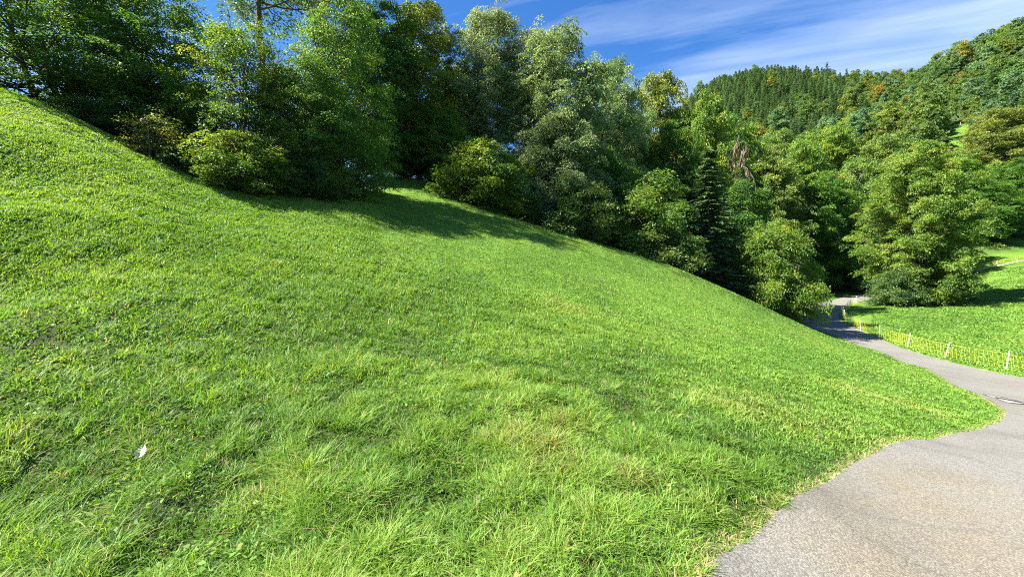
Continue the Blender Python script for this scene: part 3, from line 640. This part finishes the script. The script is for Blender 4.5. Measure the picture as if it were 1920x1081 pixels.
# ---------------------------------------------------------------- trees one by one: kit, name, column, depth, top row, width, label, colour
G1 = 'broadleaf trees along the top edge of the meadow'
G2 = 'tall ash trees behind the meadow edge'
G3 = 'shrubs along the lower edge of the wood'
G4 = 'trees in the valley behind the meadow'
T = [
 ('hazel2', 'broadleaf_tree', 95, 17.8, -75, 380, 'dense dark green tree over the top left corner of the meadow', G1, None),
 ('beech', 'broadleaf_tree', 270, 19.5, -55, 270, 'dark tree with pale lit sprays beside the gap of blue sky', G1, None),
 ('hazel', 'broadleaf_tree', 455, 18.5, 52, 250, 'lower tree with yellow green top in front of the bare tall trunk', G1, (1.25, 1.08, .9)),
 ('beech', 'broadleaf_tree', 636, 22.4, -30, 205, 'big fresh green tree casting its shadow over the meadow crest', G1, (1.05, 1.1, .95)),
 ('hazel2', 'broadleaf_tree', 575, 20.0, 120, 210, 'dark bushy tree between the yellow topped tree and the big fresh green tree', G1, None),
 ('tall', 'broadleaf_tree', 506, 30, -330, 380, 'tall tree whose bare grey trunk shows above the yellow topped tree', G1, None),
 ('olive', 'broadleaf_tree', 788, 35, 12, 150, 'tall olive and rust tinted tree between the fresh green tree and the ashes', G4, (1.45, 1.25, 1.1)),
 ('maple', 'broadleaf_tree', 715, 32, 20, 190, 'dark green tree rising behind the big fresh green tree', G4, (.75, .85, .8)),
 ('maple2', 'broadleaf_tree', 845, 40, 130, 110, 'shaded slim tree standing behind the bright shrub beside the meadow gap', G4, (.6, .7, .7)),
 ('ash2', 'ash_tree', 922, 37, 26, 180, 'tallest grey green ash with pale trunk against the blue sky', G2, None),
 ('ash', 'ash_tree', 1040, 36, 56, 205, 'wide grey green ash just right of the tallest ash', G2, (.98, 1, .95)),
 ('ash2', 'ash_tree', 1143, 42, 116, 140, 'feathery ash with sky showing through its thin right side', G2, (.95, 1.05, .9)),
 ('maple2', 'broadleaf_tree', 835, 33, 205, 90, 'slim young bright green tree at the end of the meadow gap', G4, (1.15, 1.2, 1.2)),
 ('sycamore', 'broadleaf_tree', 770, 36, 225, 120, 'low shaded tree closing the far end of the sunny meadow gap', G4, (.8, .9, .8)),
 ('sycamore', 'broadleaf_tree', 1050, 31.5, 215, 180, 'broad grey green tree with drooping leaf layers under the ashes', G4, None),
 ('shrub', 'shrub', 905, 29.5, 265, 190, 'bright yellow green shrub at the end of the meadow gap', G3, None),
 ('shrub', 'shrub', 945, 28.2, 345, 110, 'small yellow green shrub low at the meadow edge in front of the bright one', G3, (.95, 1, 1)),
 ('shrub2', 'shrub', 1075, 29.0, 345, 170, 'mid green layered shrub under the broad grey green tree', G3, (1.25, 1.2, 1)),
 ('bigshrub', 'shrub', 1190, 32.0, 320, 210, 'wide leafy green shrub left of the dark spruce', G3, (.85, .9, .9)),
 ('shrub2', 'shrub', 1235, 29.5, 420, 150, 'low shrub with yellowed leaf tips on the meadow edge before the spruce', G3, (1.35, 1.25, 1)),
 ('spruce', 'spruce_tree', 1330, 34.0, 275, 170, 'dark spruce at the lower meadow edge', 'spruces', (1.5, 1.5, 1.35)),
 ('bigshrub', 'shrub', 1447, 33.0, 418, 150, 'rounded light green shrub at the lane bend', G3, (1.12, 1.05, .9)),
 ('maple', 'broadleaf_tree', 1395, 39, 345, 130, 'dark green tree between the spruce and the rounded shrub', G4, (.7, .85, .8)),
 ('olive', 'broadleaf_tree', 1232, 50, 143, 135, 'tree with golden yellow leaves at the right end of the ashes', G4, (1.2, 1.02, .75)),
 ('maple2', 'broadleaf_tree', 1325, 47, 182, 130, 'tall green tree in front of the left foot of the conifer hill', G4, (1.1, 1.05, .9)),
 ('maple', 'broadleaf_tree', 1270, 43, 235, 140, 'mid green tree rising above the wide leafy shrub', G4, (.9, .95, .8)),
 ('dead', 'dead_tree', 1388, 44, 240, 70, 'dry brown tree with hanging dead branches', G4, None),
 ('maple2', 'broadleaf_tree', 1180, 46, 205, 110, 'shaded green tree between the thin ash and the golden tree', G4, (.75, .85, .75)),
 ('olive', 'broadleaf_tree', 1440, 68, 300, 120, 'olive green tree above the rounded shrub', G4, (1, 1, 1)),
 ('birch', 'birch_tree', 1602, 75, 300, 85, 'thin birch with pale leaning trunk left of the big olive tree', G4, (.95, 1.1, .9)),
 ('birch', 'birch_tree', 1442, 70, 275, 90, 'pale stemmed birch in the middle of the valley wood', G4, (.95, 1, .9)),
 ('maple', 'broadleaf_tree', 1528, 71, 320, 130, 'dark tree over the lane where it enters the wood', G4, (.8, .95, .8)),
 ('sycamore', 'broadleaf_tree', 1600, 72, 440, 120, 'low shaded tree behind the lane bend', G4, (.65, .85, .7)),
 ('linden', 'broadleaf_tree', 1720, 53, 275, 172, 'big olive yellow tree standing alone beside the pasture', 'pasture edge trees', (.86, .98, .72)),
 ('shrub2', 'shrub', 1782, 54.5, 505, 66, 'dark low shrub under the right side of the big olive tree', 'pasture edge trees', None),
 ('shrub2', 'shrub', 1680, 51.5, 505, 80, 'dark low shrub at the foot of the big olive tree by the lane', 'pasture edge trees', (1.1, 1.1, 1)),
 ('maple', 'broadleaf_tree', 1842, 95, 335, 105, 'green tree behind the netting at the upper end of the pasture', 'pasture edge trees', (.8, .95, .85)),
 ('maple2', 'broadleaf_tree', 1908, 101, 300, 100, 'dark green tree at the right border behind the upper pasture', 'pasture edge trees', (.7, .85, .8)),
 ('sycamore', 'broadleaf_tree', 1876, 99, 400, 80, 'low grey green tree in shade along the upper pasture edge', 'pasture edge trees', (.7, .85, .8)),
 ('maple', 'broadleaf_tree', 1985, 99, 310, 110, 'dark tree outside the right border behind the upper pasture', 'pasture edge trees', (.7, .85, .8)),
 ('olive', 'broadleaf_tree', 1880, 118, 205, 120, 'olive brown tree with forked pale trunk above the pasture wood', 'hillside trees', (1.1, .95, .9)),
 ('sparse', 'shrub', 285, 15.6, 205, 120, 'thin reddish stemmed shrub in front of the dark trees', G3, (1.1, .9, .8)),
 ('shrub', 'shrub', 455, 16.6, 250, 165, 'bright leaved shrub in front of the dark trees on the left', G3, (1, 1, 1)),
 ('shrub2', 'shrub', 370, 17.0, 270, 110, 'low dark shrub between the thin shrub and the bright leaved shrub', G3, None),
 ('shrub2', 'shrub', 175, 16.3, 190, 130, 'dark shrub on the crest under the big left trees', G3, (.8, .9, .9)),
 ('shrub2', 'shrub', 560, 18.6, 300, 140, 'dark shrub at the root of the shadow on the crest', G3, (.8, .9, .9)),
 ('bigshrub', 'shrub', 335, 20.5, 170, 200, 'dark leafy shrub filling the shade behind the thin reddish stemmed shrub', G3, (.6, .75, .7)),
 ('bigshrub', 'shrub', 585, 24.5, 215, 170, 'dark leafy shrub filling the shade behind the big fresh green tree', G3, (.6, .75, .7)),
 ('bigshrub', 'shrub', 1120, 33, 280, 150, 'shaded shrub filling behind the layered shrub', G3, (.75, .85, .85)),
 ('spruce2', 'spruce_tree', 1265, 58, 215, 80, 'slim spruce half hidden among the valley trees', 'spruces', None),
 ('maple2', 'broadleaf_tree', 1500, 74, 260, 110, 'light green tree in the middle of the valley wood', G4, (1.2, 1.15, 1)),
 ('maple', 'broadleaf_tree', 1375, 70, 225, 120, 'mid green tree behind the dry brown tree', G4, (1, 1.05, .9)),
 ('olive', 'broadleaf_tree', 1660, 86, 255, 120, 'olive tree rising behind the big olive yellow tree', G4, (1, 1.05, 1)),
 ('maple2', 'broadleaf_tree', 1560, 92, 235, 110, 'yellowish green tree high in the valley wood', G4, (1.3, 1.15, .9)),
 ('maple', 'broadleaf_tree', 1770, 100, 285, 120, 'fresh green tree below the small hillside clearing', G4, (1.05, 1.1, .9)),
 ('olive', 'broadleaf_tree', 1460, 88, 245, 100, 'olive green tree at the foot of the conifer hill', G4, (.9, 1, .9)),
 ('maple', 'broadleaf_tree', 1320, 66, 230, 110, 'green tree at the valley bottom behind the tall green tree', G4, (.95, 1, .9)),
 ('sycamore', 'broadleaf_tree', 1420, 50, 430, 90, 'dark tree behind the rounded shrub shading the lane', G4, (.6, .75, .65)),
 ('maple', 'broadleaf_tree', 1700, 78, 330, 130, 'green tree behind the crown of the big olive tree', G4, (.85, 1, .85)),
]
for kit, name, px, d, top, w, label, grp, colr in T:
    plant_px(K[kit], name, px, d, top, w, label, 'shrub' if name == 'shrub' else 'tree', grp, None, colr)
# ---------------------------------------------------------------- the wooded hillside
rng = np.random.default_rng(5)
cand = []
r = 96.0
while r < 660:
    sp = 7.2 if r < 340 else 6.3
    n = int(.95 * r / sp)
    for i in range(n):
        th = .13 + .95 * (i + rng.uniform(-.42, .42)) / n; rr = r + rng.uniform(-.45, .45) * sp
        cand.append((rr * math.sin(th), rr * math.cos(th), rr))
    r += sp * (1 if r < 340 else 1.15)
cand = np.array(cand); px = cand[:, 0] / cand[:, 1] * F + CX; y = cand[:, 1]
zc = tz_raw(cand[:, 0], cand[:, 1]); row_top = HOR - (zc + 14 - ZC) / y * F
keep = ~pasture_mask(cand[:, 0], cand[:, 1]) & (px > 1130)
rowb = ground_row(cand[:, 0], cand[:, 1])
keep &= ~((px > 1752) & (px < 1830) & (y < 240) & (row_top < 266) & (rowb > 234))          # nothing hides the clearing
# drop what lies far behind a ridge
order = np.argsort(cand[:, 2]); best = {}; vis = np.zeros(len(cand), bool)
for i in order:
    b = int(px[i] // 12); rows = best.get(b, 999)
    vis[i] = row_top[i] < rows + 6
    best[b] = min(rows, HOR - (zc[i] + 6 - ZC) / y[i] * F)
keep &= vis
cand, px, y, row_top, zc = cand[keep], px[keep], y[keep], row_top[keep], zc[keep]
conif = ((y > 235) & (px < 1590) & (rng.random(len(y)) < np.where(y > 330, .96, .86))) | ((y > 270) & (px < 1800) & (rng.random(len(y)) < .30)) | (rng.random(len(y)) < .07) | ((px > 1590) & (px < 1775) & (y > 300) & (rng.random(len(y)) < .55))
conif |= (px > 1840) & (y > 150) & (y < 185) & (rng.random(len(y)) < .8)
PAL = [((1.0, 1.0, .85), 'mid green'), ((.80, .95, .85), 'deep green'), ((1.25, 1.12, .75), 'yellow green'), ((1.05, .92, .62), 'olive brown'), ((1.0, 1.12, 1.7), 'grey green'), ((1.7, 1.15, .65), 'golden'), ((2.0, .95, .75), 'rust orange')]
def zone(p, yy, row):
    side = 'on the left conifer hill' if p < 1580 and yy > 250 else ('on the right hand hillside' if p > 1700 else 'in the valley below the conifer hill')
    return side + (' near the skyline' if row < 150 else ' halfway up' if row < 230 else ' low down')
idx = np.argsort(cand[:, 2]); single = set(idx[:220].tolist())
rust = int(np.argmin(np.hypot(px - 1650, row_top - 150) + (y < 200) * 500))
sky = [int(np.argmin(np.hypot(px - p, row_top - q_))) for p, q_ in ((1502, 120), (1553, 118), (1590, 125), (1615, 130), (1735, 118), (1525, 124))]
single |= {rust} | set(sky)
SF, SB = [], []
for i in range(len(cand)):
    x_, y_ = cand[i, 0], cand[i, 1]
    sc = rng.choice([.55, .75, .9, 1.05, 1.35]) * rng.uniform(.9, 1.1) * (.75 if y_ < 130 else .88); k = int(rng.choice(7, p=[.25, .20, .15, .15, .19, .045, .015]))
    cf = bool(conif[i]) or i in sky
    if i == rust: k, cf = 6, False
    if cf:
        kit = K['firA' if rng.random() < .5 else 'firB']; s = rng.choice([.5, .7, .85, 1.0, 1.15]) * rng.uniform(.9, 1.1) * (1.0 if i in sky else .62); wf = 1.2 if i in sky else 1.75
        cl = rng.uniform(1.7, 3.0); cc = (cl * 1.08, cl * rng.uniform(.93, 1.06), cl * rng.uniform(1.05, 1.35))
        if i in single:
            plant(kit, 'conifer_tree', x_, y_, 'dark green conifer ' + zone(px[i], y_, row_top[i]), 'tree', 'conifers ' + zone(px[i], y_, row_top[i]), s * wf, s, None, cc, .3)
        else: SF.append((kit, x_, y_, zc[i] - .3, s * wf, s, cc))
    else:
        kit = K['far%d' % rng.integers(4)]; c0, nm = PAL[k]; v = rng.uniform(.85, 1.12); cc = tuple(v * q for q in c0)
        if i in single:
            plant(kit, 'broadleaf_tree', x_, y_, nm + ' broadleaf tree ' + zone(px[i], y_, row_top[i]), 'tree', nm + ' broadleaf trees ' + zone(px[i], y_, row_top[i]), sc, sc * rng.uniform(.85, 1.15), None, cc, .3)
        else: SB.append((kit, x_, y_, zc[i] - .3, sc, sc * rng.uniform(.85, 1.15), cc))

def stuff_forest(name, items, label, base):
    """the trees beyond the nearest ones, each standing where it grows, as one far wood"""
    V, Q, A, CC, off = [], [], [], [], 0
    cache = {}
    for kit, x_, y_, z_, s, s2, cc in items:
        me = kit['crown']
        if me.name not in cache:
            co = np.empty(len(me.vertices) * 3, np.float32); me.vertices.foreach_get('co', co)
            ti = np.empty(len(me.vertices), np.float32); me.attributes['tint'].data.foreach_get('value', ti); cache[me.name] = (co.reshape(-1, 3), ti)
        co, ti = cache[me.name]; a = rng.uniform(0, 6.283); ca, sa = math.cos(a), math.sin(a)
        v = np.stack([(co[:, 0] * ca - co[:, 1] * sa) * s + x_, (co[:, 0] * sa + co[:, 1] * ca) * s + y_, co[:, 2] * s2 + z_], 1)
        V.append(v); n = len(co) // 4; Q.append(np.arange(4 * n).reshape(-1, 4) + off); off += len(co); A.append(ti); CC.append(np.tile(np.array([*cc, 1], np.float32), (len(co), 1)))
    me = np_mesh(name, np.vstack(V), [np.vstack(Q)], base, {'tint': np.concatenate(A)})
    a = me.attributes.new('tree_colour', 'FLOAT_COLOR', 'POINT'); a.data.foreach_set('color', np.vstack(CC).ravel())
    tag(obj(name, me), label, 'forest', None, 'stuff')

def attr_colour(mat, name):
    m = mat.copy(); m.name = name; nt = m.node_tree
    for nd in list(nt.nodes):
        if nd.type == 'OBJECT_INFO':
            at = nt.nodes.new('ShaderNodeAttribute'); at.attribute_name = 'tree_colour'
            to = [k.to_socket for k in nd.outputs['Color'].links]
            for s in to: nt.links.new(at.outputs['Color'], s)
    return m
if SF: stuff_forest('conifer_forest', SF, 'dark conifer forest covering the far rounded hill', attr_colour(M['needle'], 'forest_needle'))
if SB: stuff_forest('hillside_forest', SB, 'mixed green and olive broadleaf forest covering the upper hillside', attr_colour(M['far_leaf'], 'forest_leaf'))
print('individual', len(single), 'fir stuff', len(SF), 'leaf stuff', len(SB))

# ---------------------------------------------------------------- ground, lane, grass
build_ground(); build_road(); build_grass()

# ---------------------------------------------------------------- yellow netting fences
def box_post(h, w, t):
    import bmesh
    bm = bmesh.new(); bmesh.ops.create_cube(bm, size=1)
    for v in bm.verts:
        top = v.co.z > 0; k = .8 if top else 1
        v.co = (v.co.x * w * k, v.co.y * t * k, h if top else -.15)
    bmesh.ops.bevel(bm, geom=bm.edges[:], offset=.006, segments=2, affect='EDGES')
    for zc_ in (.12, .34, .56, .78):                       # insulator clips that hold the strands
        r = bmesh.ops.create_cube(bm, size=1)
        for v in r['verts']: v.co = (v.co.x * w * 1.5, v.co.y * t * 1.4, zc_ * h / .9 + v.co.z * .03)
    r = bmesh.ops.create_cone(bm, segments=8, radius1=w * .62, radius2=w * .3, depth=.06, cap_ends=True)
    for v in r['verts']: v.co.z += h + .028
    me = bpy.data.meshes.new('post'); bm.to_mesh(me); bm.free(); me.materials.append(M['white_post']); return me

def netting(name, pts, label, seed, post_at=None, h=.9, step=.27, rad=.0058, group='yellow netting fences'):
    rg = np.random.default_rng(seed)
    p = np.array([(a[0], a[1], gz(a[0], a[1])) for a in pts]); o = p[0]
    root = empty(name, o); tag(root, label, 'fence', group)
    pm = box_post(h + .06, .05, .035); seg = np.linalg.norm(np.diff(p, axis=0), axis=1); L = np.concatenate([[0], np.cumsum(seg)])
    for i in (range(len(p)) if post_at is None else post_at):
        q = obj('post', pm, root); q.location = p[i] - o; q.rotation_euler = (rg.normal() * .06, -.12 + rg.normal() * .07, rg.uniform(0, 3))
    at = lambda s: np.array([np.interp(s, L, p[:, k]) for k in range(3)])
    br = []; n = int(L[-1] / step); hs = np.array([.06, .18, .32, .48, .66, .86]) * h / .9
    for zi, hz in enumerate(hs):
        ss = np.linspace(0, L[-1], n + 1); c = np.array([at(s) for s in ss]) - o
        sag = .05 * np.abs(np.sin(np.pi * np.interp(ss, L, np.arange(len(L))))) * hz
        c[:, 2] += hz - sag; br.append((c, np.full(len(c), rad * (.33 if zi < 5 else .7))))
    for k in range(n):
        s = (k + .5) * step; c = at(s) - o; ln = .10 * math.sin(s * .9) - .10
        b = np.stack([c + np.array([ln * z_ * 1.0 + rg.normal() * .018, rg.normal() * .018, z_]) for z_ in hs]); br.append((b, np.full(6, rad)))
    obj('netting', tube_mesh('netting', br, M['yellow_net'], 4), root)
    return root
netting('netting_fence', [P(2080, 760, 16.5), P(1985, 730, 19), P(1886, 698, 22.2), P(1772, 671, 25.7), P(1701, 649, 29), P(1648, 634, 32.6), P(1614, 621, 36), P(1594, 609, 40), P(1583, 600, 43), P(1579, 592, 46), P(1592, 580, 51.2), P(1606, 570, 55.5)],
        'yellow netting fence with white posts along the lane beside the pasture', 3)
netting('netting_fence', [P(1838, 508, 78), P(1868, 500, 79), P(1903, 493, 80), P(1940, 487, 81), P(1985, 480, 82)],
        'pale yellow netting fence high along the upper end of the pasture', 4, rad=.016, step=.3)
# pale worn track under the upper netting
c = np.array([(P(q, 0, d)[0], d - 1.0) for q, d in ((1815, 77.5), (1838, 78), (1868, 79), (1903, 80), (1940, 81), (1985, 82), (2050, 84))])
s1 = np.stack([c[:, 0], c[:, 1] + .55], 1); s0 = np.stack([c[:, 0], c[:, 1] - .55], 1); xy = np.vstack([s0, s1]); m = len(c)
zz = tz(xy[:, 0], xy[:, 1]) + .06
M['dust'] = plain_mat('dust', [(.3, (.36, .29, .17)), (.7, (.5, .42, .28))], 1.5, .9)
tag(obj('path', np_mesh('path', np.column_stack([xy, zz]), [np.array([[i, i + 1, m + i + 1, m + i] for i in range(m - 1)])], M['dust'])), 'pale worn track under the upper netting fence', None, None, 'structure')
# posts at the clearing
pm = box_post(1.5, .16, .16); pm.materials.clear(); pm.materials.append(M['wood_post'])
for (q, d, lb) in ((1769, 245, 'leftmost pale post at the edge of the hillside clearing'), (1783, 243, 'pale post second from the left at the hillside clearing'), (1801, 235, 'tallest looking pale post at the top of the hillside clearing'), (1815, 236, 'rightmost pale post at the top of the hillside clearing')):
    d = depth_at(q, d, 140, 240); x = (q - CX) / F * d; o = obj('fence_post', pm); o.location = (x, d, gz(x, d)); tag(o, lb, 'post', 'posts at the hillside clearing')

# ---------------------------------------------------------------- double inspection cover in the lane
def cover():
    a, b, c_, d_ = (np.array(P(px, r, dd)[:2]) for px, r, dd in ((1842, 739.5, 13.0), (1882, 739, 13.1), (1940, 757, 11.65), (1890, 757, 11.55)))
    quad = lambda u, v: (a * (1 - u) + b * u) * (1 - v) + (d_ * (1 - u) + c_ * u) * v
    ctr = quad(.5, .5); z0 = float(tz_raw(ctr[0], ctr[1])[0]) + .012
    root = empty('inspection_cover', (ctr[0], ctr[1], z0)); tag(root, 'pale double inspection cover with dark iron frame set in the lane', 'cover')
    def slab(name, us, vs, h, mat):
        import bmesh
        pts = [quad(u, v) for u, v in ((us[0], vs[0]), (us[1], vs[0]), (us[1], vs[1]), (us[0], vs[1]))]
        zs = [float(tz_raw(p[0], p[1])[0]) + .012 - z0 for p in pts]
        V = [(p[0] - ctr[0], p[1] - ctr[1], z - .03) for p, z in zip(pts, zs)] + [(p[0] - ctr[0], p[1] - ctr[1], z + h) for p, z in zip(pts, zs)]
        me = np_mesh(name, V, [np.array([[4, 5, 6, 7], [0, 1, 5, 4], [1, 2, 6, 5], [2, 3, 7, 6], [3, 0, 4, 7]])], M[mat]); obj(name, me, root)
    slab('frame', (0, 1), (0, 1), .012, 'rust')
    slab('lid', (.07, .93), (.09, .455), .015, 'concrete'); slab('lid', (.07, .93), (.545, .91), .015, 'concrete')
cover()

# ---------------------------------------------------------------- fallen leaf among the grass
def fallen_leaf():
    x, y, z = P(265, 861, 3.33); z = gz(x, y) + .14
    t = np.linspace(0, 1, 13); hw = np.sin(np.pi * t ** .8) ** .8 * .034 * (1 + .12 * np.sin(t * 40)); V, Q = [], []
    for i, (a, w) in enumerate(zip(t, hw)):
        zc_ = .012 * math.sin(a * 3); V += [(-w, a * .10 - .05, zc_ + .010), (0, a * .10 - .05, zc_), (w, a * .10 - .05, zc_ + .012)]
    for i in range(12): Q += [[3 * i, 3 * i + 1, 3 * i + 4, 3 * i + 3], [3 * i + 1, 3 * i + 2, 3 * i + 5, 3 * i + 4]]
    root = empty('fallen_leaf', (x, y, z)); tag(root, 'single pale yellow fallen leaf lying on the grass at the lower left', 'leaf')
    b = obj('leaf_blade', np_mesh('leaf_blade', V, [np.array(Q)], M['fallen_leaf'], smooth=True), root); s = obj('stalk', tube_mesh('stalk', [(np.array([[0, .05, .002], [.004, .07, .006], [.0, .095, .004]]), [.0016, .0014, .001])], M['fallen_leaf'], 5), root)
    root.rotation_euler = (math.radians(48), math.radians(12), math.radians(20))
fallen_leaf()

# ---------------------------------------------------------------- sky, sun, camera
SUN_AZ, SUN_EL = math.radians(-97), math.radians(48)          # azimuth from +Y towards +X
sv = np.array([math.sin(SUN_AZ) * math.cos(SUN_EL), math.cos(SUN_AZ) * math.cos(SUN_EL), math.sin(SUN_EL)])
w = bpy.data.worlds.new('World'); bpy.context.scene.world = w; w.use_nodes = True
nt = w.node_tree; n, l = nt.nodes, nt.links; n.clear()
sky_ = n.new('ShaderNodeTexSky'); sky_.sky_type = 'NISHITA'; sky_.sun_disc = False; sky_.sun_elevation = SUN_EL; sky_.sun_rotation = SUN_AZ
sky_.altitude = 700; sky_.air_density = 1.0; sky_.dust_density = .4; sky_.ozone_density = 2.5
tc = n.new('ShaderNodeTexCoord'); sx = n.new('ShaderNodeSeparateXYZ'); l.new(tc.outputs['Generated'], sx.inputs[0])
def mth(op, a, b=None):
    m = n.new('ShaderNodeMath'); m.operation = op
    for s, v in zip(m.inputs, (a, b)):
        if v is None: continue
        if isinstance(v, (int, float)): s.default_value = v
        else: l.new(v, s)
    return m.outputs[0]
zz = mth('MAXIMUM', sx.outputs[2], .05); cx = n.new('ShaderNodeCombineXYZ'); l.new(mth('DIVIDE', sx.outputs[0], zz), cx.inputs[0]); l.new(mth('DIVIDE', sx.outputs[1], zz), cx.inputs[1])
mp = n.new('ShaderNodeMapping'); m0 = n.new('ShaderNodeMapping'); m0.inputs['Rotation'].default_value = (0, 0, math.radians(24)); l.new(cx.outputs[0], m0.inputs[0])
mp.inputs['Scale'].default_value = (.42, 2.2, 1); l.new(m0.outputs[0], mp.inputs[0])
mp.inputs['Location'].default_value = (.3, .2, 0)
n1 = n.new('ShaderNodeTexNoise'); n1.inputs['Scale'].default_value = 1.1; n1.inputs['Detail'].default_value = 8; n1.inputs['Roughness'].default_value = .58; n1.inputs['Distortion'].default_value = .5; l.new(mp.outputs[0], n1.inputs['Vector'])
n2 = n.new('ShaderNodeTexNoise'); n2.inputs['Scale'].default_value = .9; n2.inputs['Detail'].default_value = 3; l.new(cx.outputs[0], n2.inputs['Vector'])
dens = mth('ADD', n1.outputs[0], mth('MULTIPLY', mth('SUBTRACT', n2.outputs[0], .5), .5))
low = n.new('ShaderNodeMapRange'); low.inputs[1].default_value = .62; low.inputs[2].default_value = .28; low.inputs[3].default_value = -.16; low.inputs[4].default_value = .10; l.new(sx.outputs[2], low.inputs[0])
rgt = n.new('ShaderNodeMapRange'); rgt.inputs[1].default_value = -.1; rgt.inputs[2].default_value = .5; rgt.inputs[3].default_value = -.12; rgt.inputs[4].default_value = .06; l.new(sx.outputs[0], rgt.inputs[0])
dens = mth('ADD', mth('ADD', dens, low.outputs[0]), rgt.outputs[0])
cr = ramp(n, [(.38, (0, 0, 0)), (.64, (.42, .42, .42)), (.88, (.8, .8, .8))]); l.new(dens, cr.inputs[0])
hs = n.new('ShaderNodeHueSaturation'); hs.inputs['Saturation'].default_value = 1.25; l.new(sky_.outputs[0], hs.inputs['Color'])
c_ = mixc(n, l, mixc(n, l, hs.outputs[0], (.58, .71, .87), 1.0, 'MULTIPLY'), (3.3, 3.95, 5.0), cr.outputs[0])
bg = n.new('ShaderNodeBackground'); bg.inputs[1].default_value = .07; l.new(c_, bg.inputs[0])
ow = n.new('ShaderNodeOutputWorld'); l.new(bg.outputs[0], ow.inputs[0])
from mathutils import Vector
sl = bpy.data.lights.new('sun', 'SUN'); sl.energy = 5.0; sl.angle = math.radians(.5); sl.color = (1, .95, .86)
so = bpy.data.objects.new('sun', sl); C.objects.link(so); so.location = (-40, -20, 60); so.rotation_euler = Vector(-sv).to_track_quat('-Z', 'Y').to_euler()
cd = bpy.data.cameras.new('camera'); cam = bpy.data.objects.new('camera', cd); C.objects.link(cam)
cam.location = (0, 0, ZC); cam.rotation_euler = (math.radians(90), 0, 0); cd.sensor_width = 36; cd.lens = 36 * F / 1920; cd.shift_y = -(540.5 - HOR) / 1920
cd.clip_start = .05; cd.clip_end = 6000
sc = bpy.context.scene; sc.camera = cam
sc.view_settings.view_transform = 'Standard'; sc.view_settings.look = 'None'; sc.view_settings.exposure = 2.0; sc.view_settings.gamma = 1
sc.cycles.use_denoising = False; sc.cycles.filter_width = 1.1; sc.cycles.max_bounces = 6; sc.cycles.diffuse_bounces = 3; sc.cycles.transmission_bounces = 4; sc.cycles.transparent_max_bounces = 8
